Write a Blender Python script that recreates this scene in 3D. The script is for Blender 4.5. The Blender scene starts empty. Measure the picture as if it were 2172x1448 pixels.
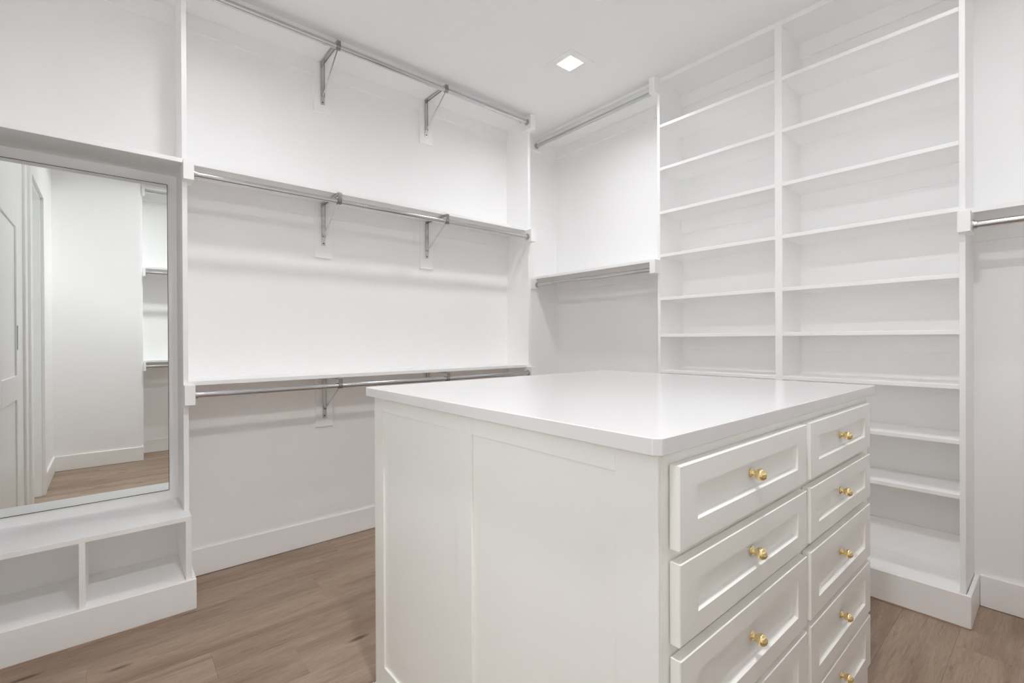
import bpy, bmesh, math, random
from mathutils import Vector, Matrix

random.seed(7)
S = bpy.context.scene
COL = S.collection

# ------------------------------------------------------------------ camera
cam_d = bpy.data.cameras.new('camera')
cam_d.sensor_width = 36.0
cam_d.lens = 998.9 / 2172 * 36.0
cam_d.clip_start = 0.01
cam = bpy.data.objects.new('camera', cam_d)
COL.objects.link(cam)
yaw, pitch, roll = 0.70404433, -0.00262328, -0.00472388
fw = Vector((math.sin(yaw) * math.cos(pitch), math.cos(yaw) * math.cos(pitch), math.sin(pitch)))
rt = Vector((math.cos(yaw), -math.sin(yaw), 0))
up = rt.cross(fw)
rt2 = math.cos(roll) * rt + math.sin(roll) * up
up2 = rt2.cross(fw)
cam.matrix_world = Matrix(((rt2.x, up2.x, -fw.x, 0), (rt2.y, up2.y, -fw.y, 0), (rt2.z, up2.z, -fw.z, 1.10), (0, 0, 0, 1)))
S.camera = cam

# ------------------------------------------------------------------ world, light, exposure
LAMPS = [(1.956, 1.792), (0.40, 1.81), (1.92, 0.21), (0.40, 0.21)]     # recessed ceiling lights
LAMP_COLOR = (0.985, 1.0, 1.03)
LAMP_POWER = (255.0, 185.0, 115.0, 700.0)   # one per lamp, in the order above
HALL_POWER = 6.0
FILL_POWER = 11.0                    # unseen cool fill added in the hall, assumed daylight through the doorway
fill_d = bpy.data.lights.new('hall_fill', 'AREA')
fill_d.shape = 'RECTANGLE'
fill_d.size, fill_d.size_y = 1.2, 1.4
fill_d.energy = FILL_POWER
fill_d.color = (0.86, 0.95, 1.0)
fill = bpy.data.objects.new('hall_fill', fill_d)
COL.objects.link(fill)
fill.location = (-1.72, 0.95, 1.5)
fill.rotation_euler = (0, math.radians(-90), 0)
w = bpy.data.worlds.new('world')
S.world = w
w.use_nodes = True
w.node_tree.nodes['Background'].inputs[0].default_value = (0, 0, 0, 1)
w.node_tree.nodes['Background'].inputs[1].default_value = 0.0
S.view_settings.view_transform = 'Standard'
S.view_settings.look = 'None'
S.view_settings.gamma = 1.0
S.view_settings.use_curve_mapping = False
S.view_settings.exposure = 0.06
S.cycles.max_bounces = 16
S.cycles.diffuse_bounces = 14
S.cycles.glossy_bounces = 6
S.cycles.sample_clamp_indirect = 6.0
S.cycles.caustics_reflective = False
S.cycles.caustics_refractive = False
S.cycles.use_denoising = True
S.cycles.use_adaptive_sampling = True
S.cycles.adaptive_threshold = 0.04
S.cycles.adaptive_min_samples = 20

# ------------------------------------------------------------------ materials
def new_mat(name):
    m = bpy.data.materials.new(name)
    m.use_nodes = True
    return m, m.node_tree.nodes, m.node_tree.links, m.node_tree.nodes['Principled BSDF']

def paint(name, col, rough, var=0.012, bump=0.02, scale=60.0, spec=0.5):
    m, N, L, P = new_mat(name)
    tc = N.new('ShaderNodeTexCoord')
    nz = N.new('ShaderNodeTexNoise')
    nz.inputs['Scale'].default_value = 3.0
    nz.inputs['Detail'].default_value = 1.0
    L.new(tc.outputs['Object'], nz.inputs['Vector'])
    mx = N.new('ShaderNodeMix')
    mx.data_type = 'RGBA'
    mx.inputs[6].default_value = (col[0] * (1 - var), col[1] * (1 - var), col[2] * (1 - var), 1)
    mx.inputs[7].default_value = (min(1, col[0] * (1 + var)), min(1, col[1] * (1 + var)), min(1, col[2] * (1 + var)), 1)
    L.new(nz.outputs['Fac'], mx.inputs[0])
    L.new(mx.outputs[2], P.inputs['Base Color'])
    if bump > 0:
        n2 = N.new('ShaderNodeTexNoise')
        n2.inputs['Scale'].default_value = scale
        n2.inputs['Detail'].default_value = 2.0
        L.new(tc.outputs['Object'], n2.inputs['Vector'])
        b = N.new('ShaderNodeBump')
        b.inputs['Strength'].default_value = bump
        b.inputs['Distance'].default_value = 0.002
        L.new(n2.outputs['Fac'], b.inputs['Height'])
        L.new(b.outputs['Normal'], P.inputs['Normal'])
    P.inputs['Roughness'].default_value = rough
    P.inputs['Specular IOR Level'].default_value = spec
    return m

def metal(name, col, rough):
    m, N, L, P = new_mat(name)
    P.inputs['Base Color'].default_value = (*col, 1)
    P.inputs['Metallic'].default_value = 1.0
    tc = N.new('ShaderNodeTexCoord')
    nz = N.new('ShaderNodeTexNoise')
    nz.inputs['Scale'].default_value = 25.0
    L.new(tc.outputs['Object'], nz.inputs['Vector'])
    mr = N.new('ShaderNodeMapRange')
    mr.inputs['To Min'].default_value = rough * 0.8
    mr.inputs['To Max'].default_value = rough * 1.2
    L.new(nz.outputs['Fac'], mr.inputs['Value'])
    L.new(mr.outputs['Result'], P.inputs['Roughness'])
    return m

M_WALL = paint('wall_paint', (0.94, 0.938, 0.935), 0.6, 0.008, 0, 180, 0.25)
M_CEIL = paint('ceiling_paint', (0.925, 0.922, 0.918), 0.8, 0.006, 0, 160, 0.2)
M_TRIM = paint('white_trim_enamel', (0.94, 0.938, 0.934), 0.32, 0.006, 0, 90, 0.4)
M_ISLE = paint('warm_white_enamel', (0.94, 0.937, 0.903), 0.28, 0.006, 0, 90, 0.45)
M_TOP = paint('countertop_white', (0.79, 0.785, 0.782), 0.11, 0.008, 0, 40, 0.5)
M_CHROME = metal('chrome', (0.60, 0.605, 0.61), 0.13)
M_STEEL = metal('zinc_steel', (0.56, 0.56, 0.56), 0.24)
M_BRASS = metal('polished_brass', (0.98, 0.80, 0.42), 0.08)
M_MIRROR = metal('mirror_silver', (0.86, 0.885, 0.87), 0.0)
M_GAP = paint('dark_gap', (0.10, 0.07, 0.05), 0.8)
M_SUB = paint('subfloor', (0.26, 0.19, 0.14), 0.8)
M_TAN = paint('raw_wood_strip', (0.70, 0.53, 0.42), 0.7)

def lens_mat(name, power, col):
    m, N, L, P = new_mat(name)
    P.inputs['Base Color'].default_value = (0.9, 0.9, 0.9, 1)
    P.inputs['Emission Color'].default_value = (*col, 1)
    P.inputs['Emission Strength'].default_value = power
    return m

M_LENS = [lens_mat('lamp_lens', q, LAMP_COLOR) for q in LAMP_POWER]
M_HALL_LENS = lens_mat('added_hall_lens', HALL_POWER, (1.0, 0.93, 0.82))

def wood():
    m, N, L, P = new_mat('oak_plank')
    tc = N.new('ShaderNodeTexCoord')
    oi = N.new('ShaderNodeObjectInfo')
    sc = N.new('ShaderNodeVectorMath'); sc.operation = 'SCALE'
    cx = N.new('ShaderNodeCombineXYZ')
    m1 = N.new('ShaderNodeMath'); m1.operation = 'MULTIPLY'; m1.inputs[1].default_value = 37.0
    m2 = N.new('ShaderNodeMath'); m2.operation = 'MULTIPLY'; m2.inputs[1].default_value = 91.0
    L.new(oi.outputs['Random'], m1.inputs[0]); L.new(oi.outputs['Random'], m2.inputs[0])
    L.new(m1.outputs[0], cx.inputs[0]); L.new(m2.outputs[0], cx.inputs[1]); L.new(m1.outputs[0], cx.inputs[2])
    ad = N.new('ShaderNodeVectorMath'); ad.operation = 'ADD'
    L.new(tc.outputs['Object'], ad.inputs[0]); L.new(cx.outputs[0], ad.inputs[1])

    def stretched(sx, sy, scale, detail, rough, dist=0.0):
        mp = N.new('ShaderNodeMapping')
        mp.inputs['Scale'].default_value = (sx, sy, 1)
        L.new(ad.outputs[0], mp.inputs['Vector'])
        n = N.new('ShaderNodeTexNoise')
        n.inputs['Scale'].default_value = scale
        n.inputs['Detail'].default_value = detail
        n.inputs['Roughness'].default_value = rough
        n.inputs['Distortion'].default_value = dist
        L.new(mp.outputs[0], n.inputs['Vector'])
        return n
    broad = stretched(0.9, 7.0, 1.6, 3.0, 0.5, 0.6)
    fine = stretched(5.0, 60.0, 3.0, 5.0, 0.65, 0.5)
    streak = stretched(1.3, 14.0, 2.2, 6.0, 0.6, 1.6)
    r1 = N.new('ShaderNodeValToRGB')
    e = r1.color_ramp.elements
    e[0].position = 0.30; e[0].color = (0.275, 0.188, 0.136, 1)
    e[1].position = 0.72; e[1].color = (0.412, 0.314, 0.240, 1)
    x = e.new(0.5); x.color = (0.355, 0.265, 0.198, 1)
    L.new(broad.outputs['Fac'], r1.inputs['Fac'])
    r2 = N.new('ShaderNodeValToRGB')
    e = r2.color_ramp.elements
    e[0].position = 0.36; e[0].color = (0.74, 0.72, 0.70, 1)
    e[1].position = 0.62; e[1].color = (1.05, 1.05, 1.05, 1)
    L.new(fine.outputs['Fac'], r2.inputs['Fac'])
    mu = N.new('ShaderNodeMix'); mu.data_type = 'RGBA'; mu.blend_type = 'MULTIPLY'; mu.inputs[0].default_value = 0.7
    L.new(r1.outputs[0], mu.inputs[6]); L.new(r2.outputs[0], mu.inputs[7])
    r3 = N.new('ShaderNodeValToRGB')
    e = r3.color_ramp.elements
    e[0].position = 0.27; e[0].color = (0.42, 0.38, 0.35, 1)
    e[1].position = 0.40; e[1].color = (1, 1, 1, 1)
    L.new(streak.outputs['Fac'], r3.inputs['Fac'])
    mv = N.new('ShaderNodeMix'); mv.data_type = 'RGBA'; mv.blend_type = 'MULTIPLY'; mv.inputs[0].default_value = 0.8
    L.new(mu.outputs[2], mv.inputs[6]); L.new(r3.outputs[0], mv.inputs[7])
    # knots
    mp = N.new('ShaderNodeMapping'); mp.inputs['Scale'].default_value = (2.6, 10.0, 1)
    L.new(ad.outputs[0], mp.inputs['Vector'])
    vo = N.new('ShaderNodeTexVoronoi'); vo.inputs['Scale'].default_value = 1.0
    L.new(mp.outputs[0], vo.inputs['Vector'])
    r4 = N.new('ShaderNodeValToRGB')
    e = r4.color_ramp.elements
    e[0].position = 0.05; e[0].color = (0.26, 0.21, 0.18, 1)
    e[1].position = 0.13; e[1].color = (1, 1, 1, 1)
    L.new(vo.outputs['Distance'], r4.inputs['Fac'])
    mw = N.new('ShaderNodeMix'); mw.data_type = 'RGBA'; mw.blend_type = 'MULTIPLY'; mw.inputs[0].default_value = 0.85
    L.new(mv.outputs[2], mw.inputs[6]); L.new(r4.outputs[0], mw.inputs[7])
    hs = N.new('ShaderNodeHueSaturation')
    mr = N.new('ShaderNodeMapRange')
    mr.inputs['To Min'].default_value = 0.90; mr.inputs['To Max'].default_value = 1.08
    L.new(oi.outputs['Random'], mr.inputs['Value'])
    L.new(mr.outputs[0], hs.inputs['Value'])
    L.new(mw.outputs[2], hs.inputs['Color'])
    L.new(hs.outputs[0], P.inputs['Base Color'])
    P.inputs['Roughness'].default_value = 0.48
    P.inputs['Specular IOR Level'].default_value = 0.35
    b = N.new('ShaderNodeBump'); b.inputs['Strength'].default_value = 0.06; b.inputs['Distance'].default_value = 0.002
    L.new(fine.outputs['Fac'], b.inputs['Height']); L.new(b.outputs['Normal'], P.inputs['Normal'])
    return m

M_WOOD = wood()

# ------------------------------------------------------------------ mesh helpers
def box(bm, x0, x1, y0, y1, z0, z1, bev=0.0, seg=1):
    v = [bm.verts.new(p) for p in ((x0, y0, z0), (x1, y0, z0), (x1, y1, z0), (x0, y1, z0),
                                   (x0, y0, z1), (x1, y0, z1), (x1, y1, z1), (x0, y1, z1))]
    fs = [bm.faces.new([v[i] for i in q]) for q in ((3, 2, 1, 0), (4, 5, 6, 7), (0, 1, 5, 4), (1, 2, 6, 5), (2, 3, 7, 6), (3, 0, 4, 7))]
    if bev:
        es = {e for f in fs for e in f.edges}
        bmesh.ops.bevel(bm, geom=list(es), offset=bev, segments=seg, profile=0.5, affect='EDGES')

def prism(bm, pts, z0, z1, bev=0.0):
    a = [bm.verts.new((x, y, z0)) for x, y in pts]
    b = [bm.verts.new((x, y, z1)) for x, y in pts]
    n = len(pts)
    fs = [bm.faces.new(a[::-1]), bm.faces.new(b)]
    fs += [bm.faces.new((a[i], a[(i + 1) % n], b[(i + 1) % n], b[i])) for i in range(n)]
    bmesh.ops.recalc_face_normals(bm, faces=fs)
    if bev:
        es = {e for f in fs for e in f.edges}
        bmesh.ops.bevel(bm, geom=list(es), offset=bev, segments=1, profile=0.5, affect='EDGES')

def frame_of(d):
    d = d.normalized()
    a = Vector((0, 0, 1)) if abs(d.z) < 0.9 else Vector((1, 0, 0))
    u = d.cross(a).normalized()
    return u, d.cross(u)

def lathe(bm, p0, d, prof, seg=20):
    """prof: list of (distance along d, radius)"""
    d = Vector(d).normalized()
    u, v = frame_of(d)
    rings = []
    for t, r in prof:
        c = Vector(p0) + d * t
        if r < 1e-6:
            rings.append([bm.verts.new(c)])
        else:
            rings.append([bm.verts.new(c + (u * math.cos(k * 2 * math.pi / seg) + v * math.sin(k * 2 * math.pi / seg)) * r) for k in range(seg)])
    fs = []
    for A, B in zip(rings, rings[1:]):
        for k in range(seg):
            k2 = (k + 1) % seg
            if len(A) == 1 and len(B) == 1:
                continue
            if len(A) == 1:
                fs.append(bm.faces.new((A[0], B[k2], B[k])))
            elif len(B) == 1:
                fs.append(bm.faces.new((A[k], A[k2], B[0])))
            else:
                fs.append(bm.faces.new((A[k], A[k2], B[k2], B[k])))
    if len(rings[0]) > 1:
        fs.append(bm.faces.new(rings[0][::-1]))
    if len(rings[-1]) > 1:
        fs.append(bm.faces.new(rings[-1]))
    for f in fs:
        f.smooth = True
    bmesh.ops.recalc_face_normals(bm, faces=fs)

def bar(bm, p, q, wdt, thk, wdir):
    """flat bar from p to q, width along wdir"""
    p, q, wd = Vector(p), Vector(q), Vector(wdir).normalized()
    d = (q - p).normalized()
    n = d.cross(wd).normalized()
    vs = []
    for c in (p, q):
        for a, b in ((-1, -1), (1, -1), (1, 1), (-1, 1)):
            vs.append(bm.verts.new(c + wd * a * wdt / 2 + n * b * thk / 2))
    fs = [bm.faces.new([vs[i] for i in f]) for f in ((3, 2, 1, 0), (4, 5, 6, 7), (0, 1, 5, 4), (1, 2, 6, 5), (2, 3, 7, 6), (3, 0, 4, 7))]
    bmesh.ops.recalc_face_normals(bm, faces=fs)

def obj(name, bm, mat, parent=None, smooth=False):
    me = bpy.data.meshes.new(name)
    bm.to_mesh(me)
    bm.free()
    if any(f.use_smooth for f in me.polygons):
        me.set_sharp_from_angle(angle=math.radians(40))
    me.materials.append(mat)
    o = bpy.data.objects.new(name, me)
    COL.objects.link(o)
    if parent is not None:
        o.parent = parent
        o.matrix_parent_inverse = Matrix.Identity(4)
        base = Vector((0, 0, 0))
        q = parent
        while q is not None:
            base += q.location
            q = q.parent
        me.transform(Matrix.Translation(-base))
    return o

def bobj(name, boxes, mat, parent=None, bev=0.0):
    bm = bmesh.new()
    for b in boxes:
        box(bm, *b, bev=bev)
    return obj(name, bm, mat, parent)

def thing(name, label, cat, loc, group=None):
    o = bpy.data.objects.new(name, None)
    o.empty_display_size = 0.05
    COL.objects.link(o)
    o.location = loc
    o['label'] = label
    o['category'] = cat
    if group:
        o['group'] = group
    return o

def struct(o):
    o['kind'] = 'structure'
    return o

# ------------------------------------------------------------------ dimensions (metres)
XL, XR = -0.387, 2.725          # left and right wall
YB, YF, YR = 2.65, -0.28, -0.62  # back wall, blank wall behind, recessed bay behind
XS = 0.206                       # where the blank wall steps back to the bay
ZC = 2.645
BB = 0.128                       # baseboard height
T = 0.019                        # board thickness
YD = 2.418                       # front of the back-wall shelving
XF = 2.479                       # front of the right-wall shelving

# ------------------------------------------------------------------ room shell
W = 0.12
bm = bmesh.new()
DY0, DY1, DZ = 0.53, 1.18, 2.135       # doorway in the left wall
box(bm, XL - W, XL, YF - W, DY0, 0, ZC)
box(bm, XL - W, XL, DY0, DY1, DZ, ZC)
box(bm, XL - W, XL, DY1, 1.452, 0, ZC)
box(bm, XL - W, XL, 1.452, 2.252, 2.128, ZC)
box(bm, XL - W, XL - 0.05, 1.452, 2.252, 0, 2.128)
box(bm, XL - W, XL, 2.252, YB + W, 0, ZC)
struct(obj('wall_left', bm, M_WALL))
struct(bobj('wall_back', [(XL, XR + W, YB, YB + W, 0, ZC)], M_WALL))
struct(bobj('wall_right', [(XR, XR + W, YR - W, YB, 0, ZC)], M_WALL))
struct(bobj('wall_front', [(XL, XS, YR - W, YF, 0, ZC), (XS, XR, YR - W, YR, 0, ZC)], M_WALL))

# ceiling with square openings for the lamps
HO = 0.053
def cuts(lo, hi, cs):
    v = [lo, hi]
    for c in cs:
        v += [c - HO, c + HO]
    return sorted(set(round(a, 5) for a in v))
xs = cuts(XL - W, XR + W, [l[0] for l in LAMPS])
ys = cuts(YR - W, YB + W, [l[1] for l in LAMPS])
bm = bmesh.new()
for a, b in zip(xs, xs[1:]):
    for c, d in zip(ys, ys[1:]):
        mx_, my_ = (a + b) / 2, (c + d) / 2
        if any(abs(mx_ - l[0]) < HO and abs(my_ - l[1]) < HO for l in LAMPS):
            continue
        box(bm, a, b, c, d, ZC, ZC + 0.10)
bmesh.ops.remove_doubles(bm, verts=bm.verts[:], dist=1e-5)
struct(obj('ceiling', bm, M_CEIL))

# hall beyond the doorway
HX0, HX1, HY0, HY1 = -1.75, XL - W, -0.5, 2.3
struct(bobj('wall_hall', [(HX0 - 0.1, HX0, HY0, HY1, 0, 2.6), (HX0, HX1, HY0 - 0.1, HY0, 0, 2.6), (HX0, HX1, HY1, HY1 + 0.1, 0, 2.6)], M_WALL))
struct(bobj('ceiling_hall', [(HX0 - 0.1, HX1, HY0 - 0.1, HY1 + 0.1, 2.6, 2.7)], M_CEIL))

# floor: a slab with planks laid on it
floor = struct(bobj('floor', [(HX0 - 0.1, XR + W, YR - W, YB + W, -0.06, -0.012)], M_SUB))
PW = 0.1705
PL = 1.22
row0 = 1.625
def plank_row(k, x_lo, x_hi, joint):
    y0 = row0 + k * PW
    y1 = y0 + PW
    y0c, y1c = max(y0, YR - 0.02), min(y1, YB + 0.02)
    if y1c - y0c < 0.01:
        return
    x = joint - math.ceil((joint - x_lo) / PL) * PL
    while x < x_hi:
        a, b = max(x, x_lo), min(x + PL, x_hi)
        if b - a > 0.02:
            bm = bmesh.new()
            g = 0.00015
            hx, hy = (b - a) / 2 - g, (y1c - y0c) / 2 - g
            box(bm, -hx, hx, -hy, hy, -0.012, 0.0, bev=0.0004)
            o = obj('plank', bm, M_WOOD)
            o.location = ((a + b) / 2, (y0c + y1c) / 2, 0)
            o.parent = floor
        x += PL
JO = {0: 0.495, 1: 0.26, 3: 0.705, -9: 2.30, -8: 1.72, -10: 1.45, -7: 2.10, -1: 0.95, 2: 1.15, 4: 0.05, 5: 0.9}
for k in range(-14, 7):
    lo = XL - 0.02 if k in range(-14, 7) else XL
    j = JO.get(k, 0.2 + (k * 0.47) % PL)
    plank_row(k, HX0 if (row0 + k * PW > DY0 - 0.35 and row0 + (k + 1) * PW < DY1 + 0.35) else lo, XR + 0.02, j)

# baseboards
def bboard(name, boxes):
    return struct(bobj(name, boxes, M_TRIM, bev=0.0016))
bt = 0.014
bboard('baseboard_back', [(0.262, 2.203, YB - bt, YB, 0.002, BB), (2.230, XR, YB - bt, YB, 0.002, BB)])
bboard('baseboard_right', [(XR - bt, XR, YR, 0.231, 0.002, BB), (XR - bt, XR, 1.594, YB - bt, 0.002, BB)])
bboard('baseboard_left', [(XL, XL + bt, YF, DY0 - 0.09, 0.002, BB)])
bboard('baseboard_front', [(XL + bt, XS, YF, YF + bt, 0.002, BB), (XS + 0.002, XR, YR, YR + bt, 0.002, BB), (XS, XS + bt, YR + bt, YF + bt, 0.002, BB)])

# doorway casing and jamb, closed shaker door beside it
struct(bobj('trim_1', [(XL, XL + 0.018, DY0 - 0.09, DY0, 0, DZ + 0.09), (XL, XL + 0.018, DY1, DY1 + 0.09, 0, DZ + 0.09),
                       (XL, XL + 0.018, DY0, DY1, DZ, DZ + 0.09),
                       (XL - W, XL, DY0 - 0.001, DY0 + 0.016, 0, DZ), (XL - W, XL, DY1 - 0.016, DY1 + 0.001, 0, DZ),
                       (XL - W, XL, DY0, DY1, DZ - 0.016, DZ + 0.001)], M_TRIM, bev=0.002))
struct(bobj('trim_2', [(XL, XL + 0.012, 1.345, 1.435, 0, 2.22), (XL, XL + 0.012, 1.435, 2.27, 2.135, 2.22)], M_TRIM, bev=0.002))
door = struct(bobj('door_1', [(XL - 0.035, XL - 0.006, 1.455, 2.250, 0.006, 2.125)], M_TRIM))
def dpart(name, b):
    return bobj(name, [b], M_TRIM, door, bev=0.002)
dx0, dx1 = XL - 0.0065, XL + 0.001
dpart('stile', (dx0, dx1, 1.455, 1.675, 0.006, 2.125))
dpart('stile', (dx0, dx1, 2.14, 2.250, 0.006, 2.125))
dpart('rail', (dx0, dx1, 1.675, 2.14, 1.715, 2.125))
dpart('rail', (dx0, dx1, 1.675, 2.14, 0.795, 0.925))
dpart('rail', (dx0, dx1, 1.675, 2.14, 0.006, 0.20))
bobj('handle', [(dx1, dx1 + 0.004, 1.655, 1.670, 1.06, 1.19)], M_STEEL, door, bev=0.001)

# ------------------------------------------------------------------ recessed ceiling lights
def recessed(x, y, label, lens):
    t = thing('recessed_light', label, 'ceiling light', (x, y, ZC), 'recessed square ceiling lights')
    bm = bmesh.new()
    o_, i_ = 0.093, 0.0525
    z0, z1 = ZC - 0.004, ZC
    for b in ((x - o_, x + o_, y - o_, y - i_), (x - o_, x + o_, y + i_, y + o_), (x - o_, x - i_, y - i_, y + i_), (x + i_, x + o_, y - i_, y + i_)):
        box(bm, *b, z0, z1)
    obj('trim_ring', bm, M_CEIL, t)
    bm = bmesh.new()
    h = 0.016
    for b in ((x - i_ - 0.0005, x + i_, y - i_ - 0.0005, y - i_ + 0.002), (x - i_, x + i_, y + i_ - 0.002, y + i_), (x - i_, x - i_ + 0.002, y - i_, y + i_), (x + i_ - 0.002, x + i_, y - i_, y + i_)):
        box(bm, *b, ZC - 0.003, ZC + h + 0.006)
    box(bm, x - i_, x + i_, y - i_, y + i_, ZC + h + 0.004, ZC + h + 0.008)
    obj('can', bm, M_CEIL, t)
    bobj('lens', [(x - 0.049, x + 0.049, y - 0.049, y + 0.049, ZC + h - 0.002, ZC + h + 0.003)], lens, t)
LL = ['lit square recessed ceiling light with flush white trim, above the far end of the island',
      'square recessed ceiling light with flush white trim, above the floor before the mirror',
      'square recessed ceiling light with flush white trim, above the drawer side of the island',
      'square recessed ceiling light with flush white trim, between doorway and blank wall']
for (x, y), l, m_ in zip(LAMPS, LL, M_LENS):
    recessed(x, y, l, m_)
hl = thing('added_hall_lamp', 'unseen square lamp added to light the hall beyond the doorway', 'ceiling light', (-1.1, 0.9, 2.6))  # invented lamp, put in only to light the hall
bobj('housing', [(-1.2, -1.0, 0.8, 1.0, 2.58, 2.6)], M_CEIL, hl)
bobj('lens', [(-1.19, -1.01, 0.81, 0.99, 2.574, 2.58)], M_HALL_LENS, hl)

# ------------------------------------------------------------------ hanging unit on the back wall
TB = ZC - T                      # underside of the ceiling-level board
hu = thing('hanging_unit', 'white built-in hanging unit with two long shelves, left of the island', 'closet unit', (1.2, 2.53, 0))
D1a, D1b = 0.2285, 0.247         # panel beside the mirror
D2a, D2b = 2.2045, 2.228         # panel at the corner
EB = 0.0012
bobj('side_panel', [(D1a, D1b, YD, YB, 0.386, ZC)], M_TRIM, hu, EB)
bobj('side_panel', [(D2a, D2b, YD, YB, 0.0, ZC)], M_TRIM, hu, EB)
SH = {'top': TB, 'mid': 1.855, 'low': 0.912}
bobj('top_board', [(D1b, D2a, YD, YB, TB, ZC)], M_TRIM, hu, EB)
for k in ('mid', 'low'):
    bobj('shelf', [(D1b, D2a, YD, YB, SH[k], SH[k] + T)], M_TRIM, hu, EB)
for k, h in (('top', 0.078), ('mid', 0.078), ('low', 0.078)):
    bobj('wall_cleat', [(D1b, D2a, YB - 0.012, YB, SH[k] - h, SH[k])], M_TRIM, hu, EB)
for k in ('top', 'mid', 'low'):
    zt = SH[k] + (0.019 if k == 'top' else 0.006)
    zb = SH[k] - 0.078
    bm = bmesh.new()
    prism(bm, [(D1a, 2.366), (0.266, 2.366), (0.266, 2.470), (D1b, 2.470), (D1b, YD), (D1a, YD)], zb, zt, EB)
    obj('rod_block', bm, M_TRIM, hu)
    bm = bmesh.new()
    prism(bm, [(D2b, 2.366), (D2b, YD), (D2a, YD), (D2a, 2.462), (2.185, 2.462), (2.185, 2.366)], zb, zt, EB)
    obj('rod_block', bm, M_TRIM, hu)
BX = (0.886, 1.531)
for k, zb in (('top', 2.350), ('mid', 1.556), ('low', 0.632)):
    for x in BX:
        bobj('mounting_plate', [(x - 0.046, x + 0.046, YB - 0.014, YB, zb, SH[k])], M_TRIM, hu, EB)

# ------------------------------------------------------------------ alcove over the mirror and bench
al = thing('alcove_shelf', 'white shelf spanning the wall above the mirror', 'shelf', (-0.08, 2.53, 1.857))
bobj('shelf', [(XL, D1a, YD, YB, 1.857, 1.857 + T)], M_TRIM, al, EB)
bobj('top_board', [(XL, D1a, YD, YB, TB, ZC)], M_TRIM, al, EB)
bobj('wall_cleat', [(XL, D1a, YB - 0.012, YB, TB - 0.078, TB)], M_TRIM, al, EB)

mi = thing('wall_mirror', 'large frameless wall mirror above the cubby bench', 'mirror', (-0.08, YB, 0.427))
bobj('backing', [(XL + 0.002, 0.1955, YB - 0.0035, YB, 0.4255, 1.8145)], M_GAP, mi)
bobj('glass', [(XL + 0.003, 0.1935, YB - 0.006, YB - 0.0035, 0.4285, 1.8115)], M_MIRROR, mi)

be = thing('cubby_bench', 'low white bench with two open cubbies under the mirror', 'bench', (-0.07, 2.48, 0))
BF = 2.328                        # bench front
BR = 0.2455
bobj('top_board', [(XL, BR, BF, YB, 0.366, 0.386)], M_TRIM, be, EB)
bobj('side_panel', [(BR - 0.0205, BR, BF, YB, 0.0, 0.366)], M_TRIM, be, EB)
bobj('side_panel', [(XL, XL + 0.0205, BF, YB, 0.0, 0.366)], M_TRIM, be, EB)
bobj('divider', [(-0.097, -0.0785, BF, YB, 0.126, 0.366)], M_TRIM, be, EB)
bobj('bottom_board', [(XL + 0.0205, BR - 0.0205, BF, YB, 0.107, 0.1265)], M_TRIM, be, EB)
bobj('base_board', [(XL, BR + bt, BF - bt, BF, 0.005, 0.127), (BR, BR + bt, BF, YB - bt, 0.002, 0.127)], M_TRIM, be, 0.0016)
bobj('gap_strip', [(XL, BR + 0.010, BF - 0.010, BF, 0.0, 0.006)], M_TAN, be)

# ------------------------------------------------------------------ corner hanging bay on the right wall
P1a, P1b = 1.558, 1.577
tw = thing('shelf_tower', 'tall white built-in shelf tower with two columns of open shelves behind the island', 'shelving', (2.6, 0.92, 0))
cu = thing('hanging_unit', 'short white hanging shelf unit in the corner, left of the shelf tower', 'closet unit', (2.6, 2.1, 0))
bobj('top_board', [(XF, XR, P1b, YB, TB, ZC)], M_TRIM, cu, EB)
bobj('shelf', [(XF, XR, P1b, YB, 1.567, 1.567 + T)], M_TRIM, cu, EB)
bobj('wall_cleat', [(XR - 0.012, XR, P1b, YB, TB - 0.078, TB)], M_TRIM, cu, EB)
bobj('wall_cleat', [(XR - 0.012, XR, P1b, YB, 1.567 - 0.078, 1.567)], M_TRIM, cu, EB)
bobj('wall_cleat', [(2.28, XF, YB - 0.003, YB, TB - 0.078, TB + T)], M_TRIM, cu)
for zs in (TB, 1.567):
    zt = zs + (0.019 if zs == TB else 0.004)
    bm = bmesh.new()
    prism(bm, [(2.424, P1a), (XF, P1a), (XF, P1b), (2.54, P1b), (2.54, P1b + T), (2.424, P1b + T)], zs - 0.076, zt, EB)
    obj('rod_block', bm, M_TRIM, tw)
    bobj('rod_block', [(2.424, 2.54, YB - T, YB, zs - 0.076, zt)], M_TRIM, cu, EB)

# ------------------------------------------------------------------ shelf tower on the right wall
P2a, P2b = 0.892, 0.9245
P3a, P3b = 0.2485, 0.2665
bobj('side_panel', [(XF, XR, P1a, P1b, 0.0, ZC)], M_TRIM, tw, EB)
bobj('side_panel', [(XF, XR, P3a, P3b, 0.0, ZC)], M_TRIM, tw, EB)
bobj('divider', [(XF, XR, P2a, P2b, BB, ZC)], M_TRIM, tw, EB)
TS = (2.353, 2.099, 1.840, 1.586, 1.331, 1.114, 0.903, 0.690, 0.480)
for a, b in ((P3b, P2a), (P2b, P1a)):
    for z in TS:
        bobj('shelf', [(XF, XR, a, b, z, z + 0.018)], M_TRIM, tw, 0.0015)
    bobj('top_board', [(XF, XR, a, b, TB - 0.006, ZC)], M_TRIM, tw, EB)
    for z in (TB - 0.006, 1.840, 1.114):
        bobj('wall_cleat', [(XR - 0.012, XR, a, b, z - 0.078, z)], M_TRIM, tw, EB)
    bobj('bottom_board', [(2.465, XR, a, b, 0.109, BB)], M_TRIM, tw, EB)
    bobj('back_panel', [(XR - 0.012, XR, a, b, BB, 0.27)], M_TRIM, tw, EB)
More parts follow.
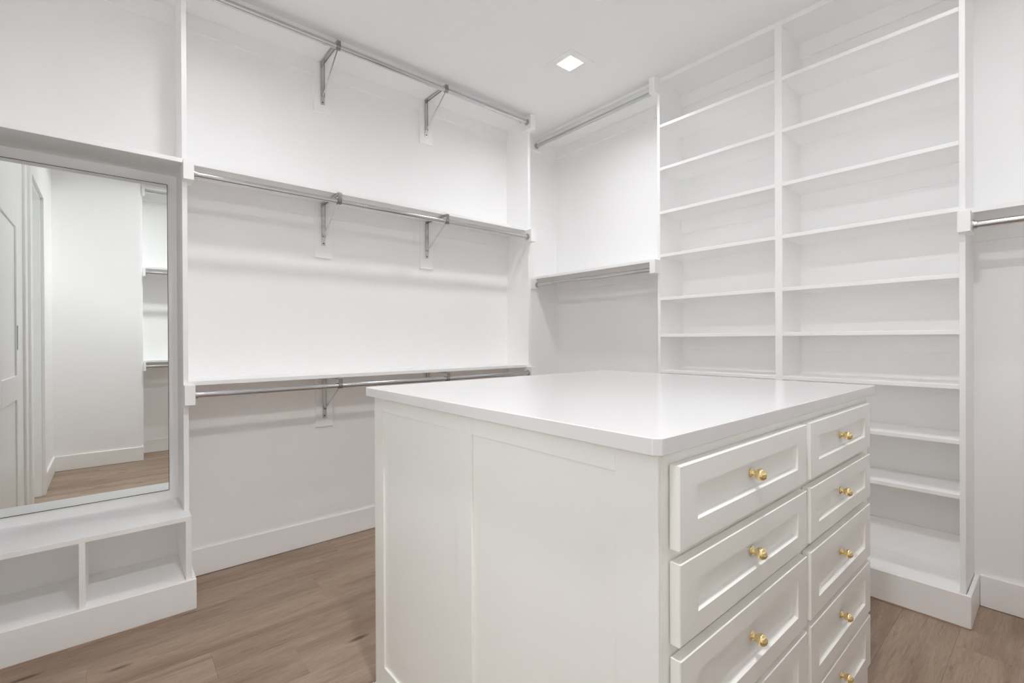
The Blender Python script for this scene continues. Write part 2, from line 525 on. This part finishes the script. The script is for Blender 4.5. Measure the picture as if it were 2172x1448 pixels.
bobj('base_board', [(2.451, 2.465, 0.232, 1.592, 0.006, BB), (2.465, XR - bt, 0.232, 0.246, 0.002, BB), (2.465, XR, 1.577, 1.591, 0.002, BB)], M_TRIM, tw, 0.0016)
bobj('gap_strip', [(2.456, 2.47, 0.236, 1.588, 0.0, 0.007)], M_TAN, tw)

# ------------------------------------------------------------------ hanging bay right of the tower
fu = thing('hanging_unit', 'white hanging shelf unit cut by the right edge of the picture', 'closet unit', (2.6, -0.2, 0))
bobj('top_board', [(XF, XR, YR, P3a, TB, ZC)], M_TRIM, fu, EB)
bobj('shelf', [(XF, XR, YR, P3a, 1.573, 1.573 + T)], M_TRIM, fu, EB)
for zs in (TB, 1.573):
    bobj('wall_cleat', [(XR - 0.012, XR, YR, P3a, zs - 0.078, zs)], M_TRIM, fu, EB)
    zt = zs + (0.019 if zs == TB else 0.002)
    bm = bmesh.new()
    prism(bm, [(2.424, P3b), (2.424, P3a - T), (2.54, P3a - T), (2.54, P3a), (XF, P3a), (XF, P3b)], zs - 0.076, zt, EB)
    obj('rod_block', bm, M_TRIM, tw)

# ------------------------------------------------------------------ hanging unit in the bay behind the camera (seen in the mirror)
YO = YR + (YB - YD)
ou = thing('hanging_unit', 'white hanging unit with rods, seen only in the mirror', 'closet unit', (1.4, -0.5, 0))
bobj('side_panel', [(XS, XS + T, YR, YO, BB, ZC)], M_TRIM, ou, EB)
OS = (2.578, 1.80, 0.905)
for z in OS:
    bobj('shelf', [(XS + T, XF - 0.05, YR, YO, z, z + T)], M_TRIM, ou, EB)
for z in OS:
    bobj('wall_cleat', [(XS + T, XF - 0.05, YR, YR + 0.016, z - 0.078, z)], M_TRIM, ou, EB)
    bobj('rod_block', [(XS + T, XS + 2 * T, YR + 0.17, YO + 0.045, z - 0.078, z)], M_TRIM, ou, EB)

# ------------------------------------------------------------------ closet rods
RR = 0.0133
def rod(a, b, label, group):
    a, b = Vector(a), Vector(b)
    t = thing('closet_rod', label, 'closet rod', tuple((a + b) / 2), group)
    d = (b - a).normalized()
    L = (b - a).length
    bm = bmesh.new()
    lathe(bm, a, d, [(0.002, RR), (L - 0.002, RR)], 28)
    obj('tube', bm, M_CHROME, t)
    for p, s in ((a, 1), (b, -1)):
        bm = bmesh.new()
        lathe(bm, p, d * s, [(0.0, 0.021), (0.003, 0.021), (0.004, 0.0195), (0.0042, 0.0165), (0.012, 0.0160), (0.0125, RR)], 24)
        obj('end_socket', bm, M_STEEL, t)
    return t
G = 'chrome closet rods'
YROD = 2.402
for k, z, l in (('top', 2.598, 'long chrome closet rod under the ceiling, left of the island'),
                ('mid', 1.812, 'long chrome closet rod under the upper long shelf'),
                ('low', 0.873, 'long chrome closet rod under the lower long shelf, partly behind the island')):
    rod((0.266, YROD, z), (2.185, YROD, z), l, G)
rod((2.49, P1b + T, 2.586), (2.49, YB - T, 2.586), 'short chrome closet rod under the ceiling in the corner', G)
rod((2.49, P1b + T, 1.522), (2.49, YB - T, 1.522), 'short chrome closet rod under the corner shelf', G)
rod((2.487, YR + 0.002, 1.527), (2.487, P3a - T, 1.527), 'chrome closet rod right of the shelf tower, cut by the picture edge', G)
yo = YR + (YB - YROD)
for z, l in ((2.536, 'topmost chrome closet rod seen in the mirror'), (1.762, 'middle chrome closet rod seen in the mirror'), (0.866, 'lowest chrome closet rod seen in the mirror')):
    rod((XS + 2 * T, yo, z), (XF - 0.06, yo, z), l, G)

# ------------------------------------------------------------------ shelf and rod brackets
def bracket(x, zs, zr, label):
    yw = YB - 0.014
    t = thing('rod_bracket', label, 'bracket', (x, yw, zs), 'shelf and rod brackets')
    legb = zs - 0.232
    bm = bmesh.new()
    bar(bm, (x, yw - 0.0015, zs), (x, yw - 0.0015, legb), 0.0195, 0.003, (1, 0, 0))
    for s in (-1, 1):       # folded edges of the channel
        bar(bm, (x + s * 0.0092, yw - 0.004, zs - 0.004), (x + s * 0.0092, yw - 0.004, zs - 0.19), 0.006, 0.0014, (0, 1, 0))
    obj('wall_leg', bm, M_STEEL, t)
    bm = bmesh.new()
    bar(bm, (x, yw, zs - 0.0015), (x, YROD - 0.012, zs - 0.0015), 0.0195, 0.003, (1, 0, 0))
    for s in (-1, 1):
        bar(bm, (x + s * 0.0092, yw - 0.004, zs - 0.004), (x + s * 0.0092, YROD + 0.006, zs - 0.004), 0.006, 0.0014, (0, 0, 1))
    obj('shelf_arm', bm, M_STEEL, t)
    bm = bmesh.new()
    bar(bm, (x, yw - 0.004, zs - 0.185), (x, YROD + 0.012, zr - 0.011), 0.005, 0.003, (1, 0, 0))
    obj('brace', bm, M_STEEL, t)
    # hook strap round the rod
    bm = bmesh.new()
    pts = [(YROD - 0.012, zs - 0.002)]
    for k in range(0, 13):
        a = math.radians(140 + k * 17.0)
        pts.append((YROD + math.cos(a) * (RR + 0.0022), zr + math.sin(a) * (RR + 0.0022)))
    hw = 0.0105
    prev = None
    for y, z in pts:
        cur = [bm.verts.new((x + s * hw, y, z)) for s in (-1, 1)]
        if prev:
            bm.faces.new((prev[0], prev[1], cur[1], cur[0]))
        prev = cur
    bmesh.ops.solidify(bm, geom=bm.faces[:], thickness=0.002)
    obj('rod_hook', bm, M_STEEL, t)
    bm = bmesh.new()
    lathe(bm, (x, yw - 0.003, legb + 0.012), (0, -1, 0), [(0, 0.004), (0.0015, 0.0036), (0.0022, 0.0)], 10)
    obj('screw', bm, M_GAP, t)
ZR = {'top': 2.598, 'mid': 1.812, 'low': 0.873}
WHERE = {'top': 'under the ceiling board', 'mid': 'under the upper long shelf', 'low': 'under the lower long shelf'}
for k in ('top', 'mid', 'low'):
    for x, side in ((BX[0], 'nearer the mirror'), (BX[1], 'nearer the corner')):
        bracket(x, SH[k], ZR[k], 'steel shelf and rod bracket %s, the one %s' % (WHERE[k], side))

# ------------------------------------------------------------------ island
IX0, IX1, IY0, IY1 = 0.628, 1.780, 0.400, 1.410
ZT, ZU = 0.955, 0.928
isl = thing('island_cabinet', 'warm white island cabinet with panelled end and two columns of drawers', 'cabinet', (1.2, 0.9, 0))
fr = 0.006
bobj('carcass', [(IX0 + fr, IX1, IY0, IY1, 0.0, ZU)], M_ISLE, isl, 0.0015)
for a, b in ((IY0, 0.479), (0.886, 0.947), (1.349, IY1)):
    bobj('stile', [(IX0, IX0 + fr, a, b, 0.0, ZU)], M_ISLE, isl, 0.001)
for a, b in ((0.479, 0.886), (0.947, 1.349)):
    bobj('rail', [(IX0, IX0 + fr, a, b, 0.884, ZU)], M_ISLE, isl, 0.001)
    bobj('rail', [(IX0, IX0 + fr, a, b, 0.0, 0.103)], M_ISLE, isl, 0.001)
bobj('shoe_molding', [(IX0 - 0.012, IX0, IY0 - 0.012, IY1 + 0.012, 0.0, 0.022), (IX0, IX1 + 0.012, IY1, IY1 + 0.012, 0.0, 0.022),
                      (IX1, IX1 + 0.012, IY0 - 0.012, IY1, 0.0, 0.022), (IX0, IX1, IY0 - 0.012, IY0, 0.0, 0.022)], M_TRIM, isl, 0.004)

DT = 0.017
def drawer_mesh(wd, ht):
    """front centred on x, z; back at y=0, face at y=-DT; recessed shaker panel"""
    bm = bmesh.new()
    bv = 0.0016
    def ring(hw, hh, y):
        return [bm.verts.new(p) for p in ((-hw, y, -hh), (hw, y, -hh), (hw, y, hh), (-hw, y, hh))]
    fw_, fh_ = 0.054, 0.037
    hw, hh = wd / 2, ht / 2
    R = [ring(hw, hh, 0), ring(hw, hh, -DT + bv), ring(hw - bv, hh - bv, -DT), ring(hw - fw_, hh - fh_, -DT),
         ring(hw - fw_ - 0.0045, hh - fh_ - 0.0045, -DT + 0.010)]
    fs = [bm.faces.new(R[0][::-1])]
    for A, B in zip(R, R[1:]):
        for k in range(4):
            fs.append(bm.faces.new((A[k], A[(k + 1) % 4], B[(k + 1) % 4], B[k])))
    fs.append(bm.faces.new(R[-1]))
    bmesh.ops.recalc_face_normals(bm, faces=fs)
    return bm
KNOB = None
def knob_mesh():
    bm = bmesh.new()
    pr = [(0.0, 0.0088), (0.0012, 0.0092), (0.0024, 0.0084), (0.0032, 0.0064), (0.0046, 0.0058), (0.0058, 0.0046), (0.0070, 0.0044)]
    c, rl, rw = 0.0176, 0.0108, 0.0114
    for k in range(1, 13):
        a = math.pi * (0.14 + 0.86 * k / 12)
        pr.append((c - rl * math.cos(a), rw * math.sin(a) if k < 12 else 0.0))
    lathe(bm, (0, 0, 0), (0, -1, 0), pr, 28)
    return bm
rows = ((0.777, 0.907), (0.630, 0.757), (0.453, 0.609), (0.288, 0.438), (0.128, 0.276))
cols = ((0.655, 1.195), (1.219, 1.723))
for xa, xb in cols:
    for za, zb in rows:
        d = obj('drawer', drawer_mesh(xb - xa, zb - za), M_ISLE)
        d.location = ((xa + xb) / 2 - isl.location.x, IY0 - 0.003 - isl.location.y, (za + zb) / 2)
        d.parent = isl
        if KNOB is None:
            k = obj('knob', knob_mesh(), M_BRASS)
            KNOB = k
        else:
            k = KNOB.copy()
            COL.objects.link(k)
        k['label'] = 'brass egg-shaped knob'
        k.parent = d
        k.location = (0.004, -DT + 0.010, 0.003)

# countertop with eased, clipped corners
bm = bmesh.new()
CX0, CX1, CY0, CY1 = 0.605, 1.803, 0.384, 1.432
c = 0.011
prism(bm, [(CX0 + c, CY0), (CX1 - 0.003, CY0), (CX1, CY0 + 0.003), (CX1, CY1 - c), (CX1 - c, CY1), (CX0 + c, CY1), (CX0, CY1 - c), (CX0, CY0 + c)], ZU, ZT, 0.0014)
ct = obj('countertop', bm, M_TOP)
ct['label'] = 'smooth white countertop with clipped corners on the island cabinet'
ct['category'] = 'countertop'
